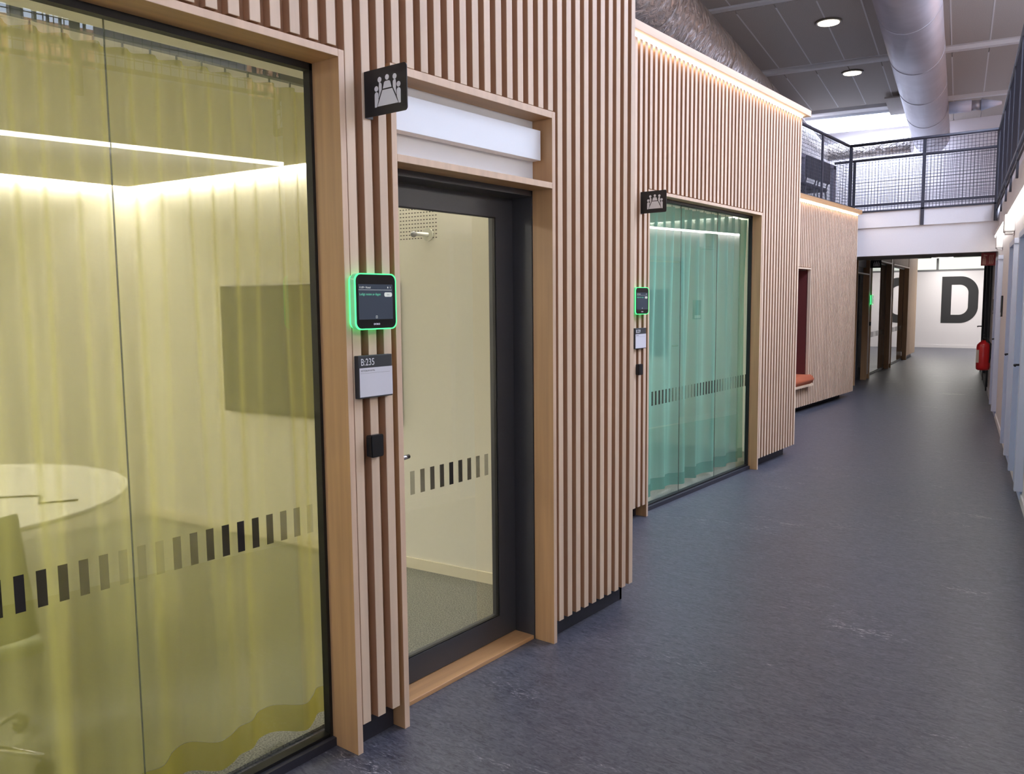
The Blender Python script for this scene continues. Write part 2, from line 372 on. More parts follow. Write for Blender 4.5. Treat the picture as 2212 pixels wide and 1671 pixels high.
bm = bmesh.new(); cyl(bm, (-2.372, 2.20, .977), (-2.33, 2.20, .977), .009); tube(bm, [(-2.335, 2.20, .977), (-2.325, 2.215, .977), (-2.325, 2.30, .979), (-2.327, 2.327, .980)], .0095, 12); cyl(bm, (-2.372, 2.2, .977), (-2.366, 2.2, .977), .026, 24)
obj('door_handle', bm, CHROME, dr, label='round chrome lever handle')

# ------------------------------------------------------------------ second slatted section
WB = E('wall_left', 'second slatted oak wall section around the green curtained window', 'wall', kind='structure')
first = 5.330-21*P_
slats(WB, XB, [(first, 22, .095, 3.375)])
nb = 0; yb = 5.330+P_
k = 0
while 5.33+k*P_ < 7.545-.01: k += 1
slats(WB, XB, [(5.33+P_, k-1, 2.377, 3.375)])
slats(WB, XB, [(5.33+k*P_, round((8.5-(5.33+k*P_))/P_)+1, .1, 3.375)])
bw = XB-.034
boxes('backing_panel', BACK, WB, [(bw-.02, bw, 3.8, 5.38, .095, 3.43), (bw-.02, bw, 5.38, 7.54, 2.377, 3.43), (bw-.02, bw, 7.54, 8.53, .1, 3.43)])
boxes('plinth', DARK, WB, [(bw-.07, bw-.05, 3.8, 5.38, 0, .095), (bw-.07, bw-.05, 7.54, 8.43, 0, .1), (XCx, bw-.05, 8.41, 8.43, 0, .1)])
boxes('cap_board', WOODH, WB, [(XB-.12, XB+.055, 3.82, 8.62, 3.395, 3.452)])
boxes('led_strip', LEDW, WB, [(XB-.034, XB-.006, 3.85, 8.545, 3.383, 3.392)])
boxes('end_board', WOODV, WB, [(XCx, XB-.034, 8.505, 8.523, .1, 3.395)])
boxes('top_board', WHITE, WB, [(-6.4, XB-.1, 3.8, 8.5, 3.385, 3.395)])
bB = [(5.643+.0562*i, .789, .897, max(.1, wave(i-2, 0, 15.5)*.85)) for i in range(33)]
casing_window('window_3', 'oak cased window with three glass panes before the green curtain', XB, 5.409, 7.513, 2.348, .097, (6.12, 6.80), bB)

# ------------------------------------------------------------------ third slatted section with seat niche
WC_ = E('wall_left', 'third slatted oak wall section with the dark red seat niche', 'wall', kind='structure')
NY0, NY1, NZ0, NZ1 = 10.45, 11.86, .445, 2.0
k0 = 8.60; n1 = int((NY0-.03-k0)/P_); 
slats(WC_, XCx, [(k0, n1, .1, 2.90)])
ky = k0+n1*P_; n2 = 0
while ky+n2*P_ < NY1+.028: n2 += 1
slats(WC_, XCx, [(ky, n2, NZ1+.03, 2.90)])
slats(WC_, XCx, [(ky, n2, .1, NZ0-.065)])
k3 = ky+n2*P_; n3 = int((14.16-k3)/P_)
slats(WC_, XCx, [(k3, n3, .1, 2.90)])
YE = k3+n3*P_-(P_-.0375)
bw = XCx-.034
boxes('backing_panel', BACK, WC_, [(bw-.02, bw, 8.5, NY0, .1, 2.95), (bw-.02, bw, NY0, NY1, NZ1, 2.95), (bw-.02, bw, NY0, NY1, .1, NZ0-.06), (bw-.02, bw, NY1, YE, .1, 2.95)])
boxes('plinth', DARK, WC_, [(bw-.16, bw-.14, 8.5, YE-.12, 0, .1), (-5, bw-.14, YE-.14, YE-.12, 0, .1)])
boxes('cap_board', GOLDH, WC_, [(XCx-.12, XCx+.055, 8.53, YE+.02, 2.922, 2.985)])
boxes('led_strip', LEDW, WC_, [(XCx-.034, XCx-.002, 8.56, YE-.01, 2.908, 2.918)])
boxes('end_board', WOODV, WC_, [(-5.2, XCx-.034, YE-.018, YE, .1, 2.92)])
RED = speck(mat('dark_red_felt', (96, 40, 38), .95), 200, .1)
boxes('niche_lining', RED, WC_, [(-4.6, bw-.02, NY0-.02, NY0, NZ0-.06, NZ1), (-4.6, bw+.005, NY1-.004, NY1+.016, NZ0, NZ1-.012), (-4.62, -4.6, NY0, NY1, NZ0, NZ1), (-4.6, bw, NY0, NY1, NZ1, NZ1+.02)])
boxes('niche_casing', WOODV, WC_, [(bw, XCx+.012, NY1-.004, NY1+.022, NZ0-.06, NZ1+.022), (bw, XCx+.012, NY0, NY1, NZ1, NZ1+.022)])
boxes('seat_board', WOODH, WC_, [(-4.6, XCx+.075, NY0-.02, NY1+.03, NZ0-.065, NZ0-.035)])
bm = bmesh.new(); prism(bm, rrect(-4.58, XCx+.085, NZ0-.034, NZ0+.088, .055), 'y', NY0, NY1+.04)
bev_e = [e for e in bm.edges if all(abs(v.co.y-(NY1+.04)) < 1e-5 for v in e.verts)]
bmesh.ops.bevel(bm, geom=bev_e, offset=.03, segments=3, affect='EDGES')
for f in bm.faces: f.smooth = True
cu = obj('seat_cushion', bm, speck(mat('rust_cloth', (176, 92, 58), .9), 200, .08), None, label='rust orange seat cushion in the niche of the third slatted wall', category='cushion')

# ------------------------------------------------------------------ far glazed section under the footbridge
aD = radians(6.2)
WD = E('wall_left', 'far slatted oak wall section under the footbridge with door and two glazed openings', 'wall', (-4.61, 17.51, 0), aD, kind='structure')
DT = 2.72
def dslats(a, b, z0, z1):
    n = int((b-a)/P_)
    slats(WD, 0, [(a, n, z0, z1)])
dslats(-3.1, -1.55, .1, DT)
dslats(-1.50, -.24, 2.36, DT)
boxes('post_board', WOODV, WD, [(-.02, 0, -.18, .05, .1, DT)])
dslats(.1, 2.78, 2.40, DT)
boxes('post_board', WOODV, WD, [(-.02, 0, 2.87, 3.13, .1, DT)])
dslats(3.2, 6.0, 2.40, DT)
dslats(6.10, 8.08, .1, DT)
boxes('backing_panel', BACK, WD, [(-.05, -.03, -3.1, -1.53, .1, DT), (-.05, -.03, -1.53, 6.08, 2.37, DT), (-.05, -.03, 6.08, 8.03, .1, DT), (-.05, -.03, -.22, .1, .1, 2.4), (-.05, -.03, 2.84, 3.16, .1, 2.4)])
boxes('plinth', DARK, WD, [(-.11, -.08, -3.1, -1.5, 0, .1), (-.11, -.08, -.2, .08, 0, .1), (-.11, -.08, 2.86, 3.14, 0, .1), (-.11, -.08, 6.08, 7.85, 0, .1)])
boxes('end_board', WOODV, WD, [(-.6, -.034, 8.02, 8.04, .1, DT)])
def dwin(name, label, y0, y1, see=True):
    w = E(name, label, 'window' if see else 'door', (-4.61, 17.51, 0), aD, kind='structure')
    boxes('casing_upright', GOLDV, w, [(-.10, .012, y1, y1+.03, 0, 2.39)])
    boxes('casing_upright', GOLDV, w, [(-.10, .012, y0-.03, y0, 0, 2.39)])
    boxes('casing_head', WOODH, w, [(-.10, .012, y0, y1, 2.36, 2.39)])
    if see:
        boxes('frame_profile', GASK, w, [(-.115, -.10, y0, y1, 2.33, 2.36), (-.115, -.10, y0, y1, .02, .05)])
        boxes('sill', DARK, w, [(-.15, -.085, y0, y1, 0, .03)])
        boxes('glass_pane', GLASS, w, [(-.114, -.106, y0, y1, .03, 2.34)])
        for i in range(int((y1-y0-.1)/.056)):
            op = round(wave(i, 4)*.5+.1, 1)
            if op not in FILMS: FILMS[op] = film('privacy_film', (20+int(60*(1-op)), 16+int(48*(1-op)), 10+int(20*(1-op))), op)
            boxes('film_bar', FILMS[op], w, [(-.1055, -.105, y0+.06+i*.056, y0+.085+i*.056, .79, .9)])
    return w
d2 = dwin('door_2', 'dark oak cased doorway under the footbridge beside the far slatted wall corner', -1.5, -.24, False)
boxes('casing_rail', WOODH, d2, [(-.10, .012, -1.5, -.24, 2.05, 2.075)])
boxes('fixed_board', WHITEB, d2, [(-.12, -.1, -1.5, -.28, 2.075, 2.36)])
boxes('raised_board', WHITEB, d2, [(-.09, -.05, -1.5, -.25, 2.19, 2.33)])
boxes('door_leaf', mat('brown_black_lacquer', (38, 32, 28), .5), d2, [(-.22, -.18, -1.5, -.24, .01, 2.05)])
boxes('door_frame', FRAMED, d2, [(-.22, -.15, -.3, -.22, 0, 2.05)])
dwin('window_4', 'first far glazed opening with oak casing under the footbridge', .13, 2.82)
dwin('window_5', 'second far glazed opening with oak casing, letter mirrored in it', 3.2, 6.03)

RD = E('room_shell', 'dim rooms behind the far glazed openings under the footbridge', 'room', (-4.61, 17.51, 0), aD, kind='structure')
boxes('wall_panel', WHITE, RD, [(-3.1, -3.0, -1.6, 8.1, 0, 2.8), (-3.0, -.24, -.1, 0, 0, 2.8), (-3.0, -.2, 2.95, 3.05, 0, 2.8), (-3.0, -.64, 7.98, 8.06, 0, 2.8)])
boxes('room_ceiling', WHITE, RD, [(-3.1, -.05, -1.6, 8.06, 2.7, 2.75)])

for o in list(bpy.data.objects):
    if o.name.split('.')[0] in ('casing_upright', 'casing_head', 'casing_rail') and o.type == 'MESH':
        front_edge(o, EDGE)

# ------------------------------------------------------------------ end wall with the painted letters
EW = E('wall_end', 'white end wall with the large dark letter below a strip of windows', 'wall', kind='structure')
YW = 30.0
boxes('wall_panel', WHITE, EW, [(-10, -1.4, YW, YW+.15, 0, 2.46), (-10, 1.5, 24.3, 24.45, 2.97, ZC+.1)])
boxes('wall_base', WHITE, EW, [(-10, -1.4, YW-.015, YW, 0, .09)])
GR = mat('grey_aluminium', (120, 120, 122), .5)
w6 = E('window_6', 'bright strip of windows above the large dark letter', 'window', kind='structure')
boxes('frame_profile', GR, w6, [(-10, -1.4, YW-.01, YW+.05, 2.455, 2.515), (-10, -1.4, YW-.01, YW+.05, 2.97, 3.03)]+[(x-.03, x+.03, YW-.01, YW+.05, 2.5, 3.0) for x in (-9.2, -7.5, -5.86, -4.0)])
SKYG = glow('bright_sky_behind_window', (244, 250, 238), 1.15)
boxes('daylit_glazing', SKYG, w6, [(-10, -1.4, YW+.06, YW+.07, 2.5, 3.0)])
LET = mat('letter_grey', (50, 50, 52), .8)
def letter_d(bm, x0, x1, z0, z1, s, y0, y1):
    ro, n = .52, 12
    out = [(x0, z0)]
    for i in range(n+1):
        a = radians(-90+90*i/n); out.append((x1-ro+ro*cos(a), z0+ro+ro*sin(a)))
    for i in range(n+1):
        a = radians(90*i/n); out.append((x1-ro+ro*cos(a), z1-ro+ro*sin(a)))
    out.append((x0, z1))
    ri = ro-s; h0, h1 = z0+s*.93, z1-s*.93; ri = .26
    inn = [(x0+s, h0)]
    for i in range(n+1):
        a = radians(-90+90*i/n); inn.append((x1-s-ri+ri*cos(a), h0+ri+ri*sin(a)))
    for i in range(n+1):
        a = radians(90*i/n); inn.append((x1-s-ri+ri*cos(a), h1-ri+ri*sin(a)))
    inn.append((x0+s, h1))
    A = [bm.verts.new((p[0], y0, p[1])) for p in out]; B = [bm.verts.new((p[0], y0, p[1])) for p in inn]
    m_ = len(A)
    for i in range(m_): bm.faces.new((A[i], A[(i+1) % m_], B[(i+1) % m_], B[i]))
    r = bmesh.ops.extrude_face_region(bm, geom=bm.faces[:])
    for v in r['geom']:
        if isinstance(v, bmesh.types.BMVert): v.co.y = y1
bm = bmesh.new(); letter_d(bm, -5.705, -4.65, .797, 2.282, .285, YW-.006, YW)
obj('wall_letter', bm, LET, None, label='large dark grey letter D painted on the white end wall', category='letter')
# ------------------------------------------------------------------ right wall
WR = E('wall_right', 'long white corridor wall on the right below the gallery', 'wall', rz=CR, kind='structure')
PW = .49
boxes('wall_panel', WHITE, WR, [(PW, PW+.15, -6, 16.42, 0, 2.87), (1.7, 1.85, 20.8, 30.6, 0, 2.97), (PW, 1.85, 20.8, 20.95, 0, 2.97), (PW, PW+.15, 16.42, 20.8, 2.34, 2.97)])
boxes('wall_base', mat('white_skirting', (238, 238, 240), .4), WR, [(PW-.012, PW, -6, 16.4, 0, .07), (1.69, 1.7, 20.95, 30.5, 0, .07)])
boxes('slab_edge', WHITE, WR, [(PW-.012, PW, -6, 14.25, 2.53, 2.865)])
boxes('led_ledge', WHITE, WR, [(PW-.062, PW, -6, 14.25, 2.478, 2.53)])
boxes('led_strip', LEDR, WR, [(PW-.059, PW-.018, -6, 14.2, 2.458, 2.478)])
nd = 0
for a, b, extra in ((4.9, 5.9, 'nearest of the white doors on the right wall'), (7.4, 8.35, 'second white door from the camera on the right wall'), (9.08, 9.9, 'third white door from the camera on the right wall'), (12.6, 13.5, 'white door beside the footbridge on the right wall')):
    d = E('door_%d' % (3+nd), extra, 'door', rz=CR, kind='structure'); nd += 1
    boxes('casing_upright', WHITED, d, [(PW-.058, PW, a, a+.07, .1, 2.08)], .002)
    boxes('casing_upright', WHITED, d, [(PW-.058, PW, b-.07, b, .1, 2.08)], .002)
    boxes('casing_head', WHITED, d, [(PW-.058, PW, a-.02, b+.02, 2.08, 2.13)], .002)
    boxes('door_leaf', mat('pale_blue_door', (188, 206, 240), .4), d, [(PW-.018, PW, a+.07, b-.07, .02, 2.06)])
    bm = bmesh.new(); cyl(bm, (PW-.018, b-.15, 1.02), (PW-.05, b-.15, 1.02), .009, 10); tube(bm, [(PW-.05, b-.15, 1.02), (PW-.055, b-.17, 1.02), (PW-.055, b-.27, 1.02)], .009, 8)
    obj('door_handle', bm, BLACK, d)
for a, z0, z1, lb in ((10.13, 1.345, 1.59, 'dark upright name plate on the right wall beside the third white door'), (12.1, 1.35, 1.61, 'dark upright name plate just before the white door by the footbridge'), (14.9, 1.34, 1.565, 'dark upright name plate on the right wall under the footbridge')):
    p = E('name_plate', lb, 'sign', rz=CR, group='name plates on the right wall')
    boxes('plate', BLACK, p, [(PW-.02, PW, a, a+.16, z0, z1)], .002)
    boxes('inset', WHITEB, p, [(PW-.0205, PW-.018, a+.015, a+.145, z0+.01, z0+.05)])
for a, z0, pp, lb in ((10.25, 2.27, .1, 'white box light high on the right wall near the third white door'), (12.9, 2.24, .08, 'white box light high on the right wall above the door by the footbridge')):
    p = E('emergency_light', lb, 'light', rz=CR, group='box lights on the right wall')
    bm = bmesh.new(); box(bm, PW-pp, PW, a, a+.28, z0, z0+.18); bev(bm, .012, 2); obj('housing', bm, mat('white_plastic', (240, 240, 240), .35), p)
    boxes('diffuser', mat('milky_diffuser', (250, 250, 246), .2), p, [(PW-pp+.015, PW-.01, a+.02, a+.26, z0-.02, z0)])
# black glazed door beyond the footbridge
bd = E('door_7', 'black glazed double door on the right wall behind the fire extinguisher', 'door', rz=CR, kind='structure')
boxes('door_frame', BLACK, bd, [(PW-.03, PW+.1, 16.42, 16.52, 0, 2.34), (PW-.03, PW+.1, 20.7, 20.8, 0, 2.34), (PW-.03, PW+.1, 18.55, 18.67, 0, 2.34), (PW-.03, PW+.1, 16.42, 20.8, 2.26, 2.34), (PW-.02, PW+.1, 16.42, 20.8, 0, .14)])
boxes('door_leaf', mat('black_glass', (16, 16, 18), .12), bd, [(PW+.02, PW+.05, 16.5, 20.7, .14, 2.26)])
bm = bmesh.new(); cyl(bm, (PW-.02, 20.4, .99), (PW-.11, 20.4, .99), .012, 10); cyl(bm, (PW-.11, 20.42, .99), (PW-.11, 20.25, .985), .012, 10)
obj('door_handle', bm, BLACK, bd)
# fire extinguisher and its sign
fe = E('fire_extinguisher', 'red fire extinguisher hung on the right wall beyond the footbridge', 'extinguisher', wc(PW-.115, 15.1, .455), CR)
REDP = mat('red_enamel', (196, 22, 28), .3, coat=.5)
bm = bmesh.new(); lathe(bm, [(.07, 0), (.092, .015), (.097, .05), (.097, .36), (.09, .40), (.06, .435), (.03, .455), (.03, .47)]); obj('cylinder', bm, REDP, fe)
boxes('label', mat('pale_label', (205, 196, 180), .5), fe, [(-.099, -.06, -.08, -.02, .12, .32)])
bm = bmesh.new(); cyl(bm, (0, 0, .47), (0, 0, .51), .018, 12); box(bm, -.01, .01, -.12, .02, .51, .525); box(bm, -.01, .01, -.11, .02, .545, .555); box(bm, -.012, .012, -.01, .02, .5, .555); obj('valve', bm, BLACK, fe)
bm = bmesh.new(); tube(bm, [(0, 0, .49), (.05, -.02, .5), (.09, -.04, .42), (.095, -.05, .2), (.085, -.05, .12)], .011, 8); obj('hose', bm, BLACK, fe)
boxes('wall_bracket', BLACK, fe, [(.09, .115, -.03, .03, .25, .42)])
fs = E('fire_sign', 'red fire extinguisher flag sign sticking out above the extinguisher', 'sign', wc(0, 15.1, 0), CR)
boxes('plate', mat('sign_red', (150, 28, 26), .4), fs, [(.285, .485, 0, .006, 2.085, 2.285)])
pk = mat('sign_pale', (206, 150, 132), .5)
bm = bmesh.new(); prism(bm, rrect(.305, .355, 2.1, 2.2, .012, 3), 'y', -.001, 0); box(bm, .315, .345, -.001, 0, 2.205, 2.225); prism(bm, [(.318, 2.23), (.37, 2.235), (.37, 2.25), (.318, 2.262)], 'y', -.001, 0); obj('pictogram', bm, pk, fs)
bm = bmesh.new()
for i in range(3):
    x = .392+i*.022
    prism(bm, [(x, 2.11), (x+.012, 2.11), (x+.02, 2.15), (x+.012, 2.19), (x+.022, 2.25), (x+.01, 2.25), (x, 2.19), (x+.008, 2.15)], 'y', -.001, 0)
obj('flame_pictogram', bm, pk, fs)

# ------------------------------------------------------------------ footbridge and galleries
FB = E('footbridge', 'white footbridge crossing the corridor between the two galleries', 'bridge', kind='structure')
xr = lambda Y: (PW-Y*sin(CR))/cos(CR)
boxes('lower_fascia', WHITE, FB, [(-5.4, xr(14.3)+.2, 14.3, 14.45, 2.27, 2.72)])
boxes('upper_fascia', WHITE, FB, [(-5.4, xr(14.3)+.05, 14.27, 14.45, 2.715, 2.965)])
boxes('deck', GR, FB, [(-5.4, -1.4, 14.45, 30, 2.90, 2.97)])
boxes('soffit', mat('grey_soffit', (150, 148, 146), .8), FB, [(-10, -1.9, 14.45, 16.2, 2.29, 2.31), (-5.4, -1.4, 14.45, 30, 2.88, 2.90), (-10, -5.4, 14.45, 30, 2.88, 2.97)])
gl = E('gallery_floor', 'left gallery floor behind the return railing above the third slatted wall', 'floor', kind='structure')
boxes('slab', GR, gl, [(-9.5, -4.06, 8.6, 14.3, 2.925, 2.965)])
gr_ = E('gallery_floor', 'right gallery floor above the white corridor wall', 'floor', rz=CR, kind='structure')
boxes('slab', GR, gr_, [(PW, 3.0, -6, 20.7, 2.8, 2.865), (1.7, 3.0, 20.95, 30, 2.8, 2.865)])
def mesh_stuff(parent, o, u, v, L, Hh, s=.05, r=.003):
    """welded wire mesh: o origin, u along, v up"""
    bm = bmesh.new(); o = Vector(o); u = Vector(u); v = Vector(v); w = u.cross(v)
    def bar(p, q, off):
        a = (q-p).normalized(); s1 = w*r; s2 = a.cross(w)*r; p = p+w*off; q = q+w*off
        A = [bm.verts.new(p+x) for x in (s1, s2, -s1, -s2)]; B = [bm.verts.new(q+x) for x in (s1, s2, -s1, -s2)]
        for i in range(4): bm.faces.new((A[i], A[(i+1) % 4], B[(i+1) % 4], B[i]))
    n = int(L/s)
    for i in range(n+1): bar(o+u*(i*s), o+u*(i*s)+v*Hh, 0)
    for i in range(int(Hh/s)+1): bar(o+v*(i*s), o+v*(i*s)+u*L, r*2)
    return obj('wire_mesh', bm, GSTEEL, parent, kind='stuff')
def railing(label, o, rz, L, posts, z0=2.965, top=4.03, drop=.25, flip=1, s=.05):
    rr = E('mesh_railing', label, 'railing', o, rz)
    bm = bmesh.new(); tube(bm, [(0, 0, top), (L, 0, top)], .024, 10); obj('top_rail', bm, GSTEEL, rr)
    boxes('bottom_rail', GSTEEL, rr, [(0, L, -.015, .015, z0+.085, z0+.12)])
    boxes('base_rail', GSTEEL, rr, [(0, L, -.01, .01, z0-.005, z0+.015)])
    for p in posts: boxes('post', GSTEEL, rr, [(p-.024, p+.024, -.01, .012, z0-(drop if drop else 0), top)])
    mesh_stuff(rr, (0, 0, z0+.02), (1, 0, 0), (0, 0, 1), L, top-z0-.05, s)
    return rr
xl = -4.14
railing('dark steel mesh railing across the front of the footbridge', (xl, 14.26, 0), 0, xr(14.3)-xl, [.02, xl*-1-3.03, xr(14.3)-xl-.05])
railing('dark steel mesh railing across the far side of the footbridge', (-4.86, 15.85, 0), 0, 2.65, [.35, 1.49, 2.62], drop=False)
railing('dark steel mesh railing along the left gallery edge above third slatted wall', (xl, 14.20, 0), -pi/2, 5.6, [1.29, 2.6, 3.9, 5.2])
railing('long dark steel mesh railing of the right gallery above white corridor wall', tuple(wc(PW-.045, -6)), CR+pi/2, 20.35, [20.32, 18.86, 17.59, 16.58, 15.42, 14.2, 13, 11.8, 10.6, 9.4, 8.2, 7, 5.8, 4.6, 3.4, 2.2, 1], z0=2.875, drop=.165)
# back wall and windows of the right gallery, with the brick house outside
GW = E('wall_right', 'upper gallery wall with square-paned windows above the right corridor side', 'wall', rz=CR, kind='structure')
x = 3.0; segs = [(-5, -2.8), (-2.3, 0.2), (.5, 2.47), (2.56, 3.1), (4.38, 4.98), (5.4, 6.8), (7.2, 9), (9.5, 12), (12.5, 15), (15.5, 18), (18.5, 21), (21.5, 24), (24.5, 29)]
bl = [(x, x+.12, -9, 32, 2.87, 3.4), (x, x+.12, -9, 32, 5.6, 6.15)]; py = -9
for a, b in segs: bl.append((x, x+.12, py, a, 3.4, 5.6)); py = b
bl.append((x, x+.12, py, 32, 3.4, 5.6)); bl.append((-12, x+.12, -9, -8.85, -.1, 6.2)); boxes('wall_panel', WHITE, GW, bl)
boxes('window_transom', GSTEEL, GW, [(x+.02, x+.07, a, b, 4.6, 4.64) for a, b in segs])
boxes('window_mullion', GSTEEL, GW, [(x+.02, x+.07, a+(b-a)*i/6-.006, a+(b-a)*i/6+.006, 3.4, 5.6) for a, b in segs for i in range(1, 6)])
bh = E('brick_house', 'orange brick house outside, seen only mirrored in the window glass', 'building', tuple(wc(14, 4, 0)), CR)
bm = bmesh.new(); box(bm, 0, 6, -30, 34, -3, 7.1); obj('facade', bm, speck(mat('orange_brick', (196, 136, 96), .9), 2, .12), bh)
boxes('cornice', mat('pale_stone', (225, 215, 205), .8), bh, [(-.12, 0, -30, 34, 5.4, 5.55)])
# left upper wall and framed glass screen with stools
UW = E('wall_left', 'pale gallery wall above the left side rooms', 'wall', kind='structure')
boxes('wall_panel', mat('lavender_grey_wall', (190, 186, 196), .7), UW, [(-6.6, -6.5, 8.6, 17.5, 2.97, 4.45), (-10, -9.9, -8, 32, 0, 6.2)])
gs = E('glass_screen', 'grey framed glass screen behind the left gallery railing', 'screen', (-4.9, 0, 0))
FRL = mat('lavender_metal', (132, 130, 150), .5)
boxes('frame', FRL, gs, [(-.03, .03, 12.6, 15.98, 3.93, 4.0), (-.03, .03, 15.84, 15.98, 2.97, 4.0), (-.03, .03, 14.3, 14.38, 2.97, 3.93), (-.03, .03, 12.6, 12.7, 2.97, 4.0)])
boxes('glass_pane', GLASS, gs, [(-.004, .004, 12.7, 14.3, 2.98, 3.93), (-.004, .004, 14.38, 15.84, 2.98, 3.93)])
NAVY = mat('navy_leather', (26, 28, 44), .5)
for yy, lb in ((13.36, 'dark chair behind the left gallery railing, nearer of two'), (13.93, 'dark chair behind the left gallery railing, farther of two')):
    st = E('lounge_chair', lb, 'chair', (-4.65, yy, 2.966), group='chairs on the left gallery')
    bm = bmesh.new(); box(bm, -.22, .2, -.25, .25, .36, .42); bev(bm, .02, 2); obj('seat', bm, NAVY, st)
    bm = bmesh.new(); box(bm, .19, .24, -.27, .27, .48, .81); bev(bm, .02, 2); obj('backrest', bm, NAVY, st)
    for sx in (-.18, .18):
        for sy in (-.2, .2):
            bm = bmesh.new(); cyl(bm, (sx*1.15, sy*1.1, 0), (sx, sy, .37), .012, 8); obj('leg', bm, GSTEEL, st)
    for sy in (-1, 1):
        bm = bmesh.new(); cyl(bm, (.18, .22*sy, .4), (.21, .22*sy, .52), .012, 8); obj('back_support', bm, GSTEEL, st)

# ------------------------------------------------------------------ ducts and ceiling fittings
def duct(name, label, parts, m, rings=None):
    d = E(name, label, 'duct', rz=CR)
    for nm, p0, p1, r, r1, mm in parts:
        bm = bmesh.new(); n = 48; L = (Vector(p1)-Vector(p0)).length; seg = 1
        cyl(bm, p0, p1, r, n, r1); obj(nm, bm, mm or m, d)
    for p0, p1, r in (rings or []):
        bm = bmesh.new(); cyl(bm, p0, p1, r, 48); obj('joint_ring', bm, m, d)
    return d
duct('foil_duct', 'large crinkled foil wrapped duct above the second slatted wall', [('pipe', (-3.66, 2, 5.4), (-3.66, 24.55, 5.4), .46, None, None), ('cross_pipe', (-3.25, 24.28, 5.49), (-1.19, 23.93, 5.49), .22, None, None)], FOIL,
     [((-3.66, a, 5.4), (-3.66, a+.05, 5.4), .466) for a in (7.5, 10.5, 13.5, 16.5, 19.5)])
duct('round_duct', 'large smooth grey round duct running down the middle of the ceiling', [('pipe', (-.757, 5, 5.59), (-.757, 23.9, 5.59), .412, None, None)], ZINC,
     [((-.757, a, 5.59), (-.757, a+.04, 5.59), .417) for a in (10.6, 13.0, 15.4, 17.8, 20.2, 22.6)])
duct('branch_duct', 'short white branch duct with a tapered end right of the round duct', [('pipe', (-.33, 20, 5.5), (.08, 20, 5.5), .12, None, WHITED), ('collar', (.08, 20, 5.5), (.25, 20, 5.5), .1, None, ZINC), ('tapered_end', (.25, 20, 5.5), (.62, 20, 5.5), .12, .03, WHITED)], WHITED)
for a, lb in ((14.99, 'nearer round recessed ceiling downlight'), (18.47, 'farther round recessed ceiling downlight')):
    d = E('downlight', lb, 'lamp', tuple(wc(-2.05, a, ZC)), CR, group='round downlights in the ceiling')
    bm = bmesh.new(); cyl(bm, (0, 0, -.02), (0, 0, -.035), .165, 32); obj('diffuser', bm, LEDD, d)
    bm = bmesh.new(); lathe(bm, [(.21, -.002), (.21, -.022), (.17, -.03), (.166, -.018), (.166, -.002)], 32); obj('trim_ring', bm, mat('bronze_ring', (120, 110, 96), .4), d)
# ceiling lights past the bridge, the last added to brighten the end wall
for i, (pp, a, lb) in enumerate(((-.4, 27.2, 'first white ceiling panel light beyond the far slatted wall'), (.9, 28.4, 'white ceiling panel light at the far right corner past the footbridge'), (.95, 25.6, 'farthest white ceiling panel light near the end wall'), (-.5, 29.3, 'added white panel light brightening the end wall'))):
    d = E('panel_light', lb, 'lamp', tuple(wc(pp, a, 2.88)), CR, group='ceiling panel lights past the footbridge')
    boxes('diffuser', glow('panel_glow', (255, 250, 244), 18), d, [(-.3, .3, -.6, .6, -.02, -.012)])
    boxes('frame', WHITEB, d, [(-.32, .32, -.62, .62, -.012, 0)])

# ------------------------------------------------------------------ meeting room behind the yellow curtain
RA = E('room_shell', 'cream walls and low ceiling of the meeting room behind yellow curtain', 'room', kind='structure')
aS = radians(5.75)
def sidep(x): return 3.473+(x+3.508)*math.tan(aS)
boxes('wall_panel', CREAM, RA, [(-6.1, -6.0, -1.6, 3.4, 0, 2.6), (-6.1, -2.35, -1.7, -1.6, 0, 2.6)])
bm = bmesh.new(); prism(bm, [(-6.1, sidep(-6.1)), (-2.25, sidep(-2.25)), (-2.25, sidep(-2.25)+.1), (-6.1, sidep(-6.1)+.1)], 'z', 0, 2.6); obj('side_wall', bm, CREAM, RA)
bm = bmesh.new(); prism(bm, [(-6, sidep(-6)-.012), (-2.4, sidep(-2.4)-.012), (-2.4, sidep(-2.4)), (-6, sidep(-6))], 'z', 0, .075); obj('skirting', bm, mat('cream_skirting', (232, 224, 200), .5), RA)
bm = bmesh.new(); prism(bm, [(-5.92, -1.6), (-2.2, -1.6), (-2.2, sidep(-2.2)-.08), (-5.92, sidep(-5.92)-.08)], 'z', 2.43, 2.47); obj('room_ceiling', bm, CREAM, RA)
bm = bmesh.new(); prism(bm, [(-6.1, -1.7), (-2.2, -1.7), (-2.2, 3.75), (-6.1, 3.75)], 'z', 2.6, 2.62); obj('void_cover', bm, CREAM, RA)
boxes('inner_lining', CREAM, RA, [(-2.26, -2.25, 1.91, 2.10, 0, 2.6), (-2.26, -2.25, 3.11, 3.75, 0, 2.6), (-2.26, -2.25, 2.1, 3.11, 2.42, 2.6), (-2.36, -2.31, -1.6, 2.1, 2.39, 2.6), (-2.40, -2.31, -1.6, -.44, 0, 2.6)])
LEDI = glow('led_room', (255, 247, 236), 75)
bm = bmesh.new(); box(bm, -5.985, -5.955, -1.55, sidep(-6)-.02, 2.455, 2.462)
v = [(-5.96, sidep(-5.96)-.05), (-2.5, sidep(-2.5)-.05), (-2.5, sidep(-2.5)-.02), (-5.96, sidep(-5.96)-.02)]
prism(bm, v, 'z', 2.455, 2.462); obj('led_strip', bm, LEDI, RA)
CARP = speck(mat('grey_carpet', (128, 128, 118), .98), 160, .5, detail=2, bump=.6)
cp = boxes('floor', CARP, None, [(-6.0, -2.41, -1.6, 3.8, .001, .012)]); cp['kind'] = 'structure'; cp['label'] = 'mottled grey carpet of the meeting room behind the glass door'; cp['category'] = 'carpet'
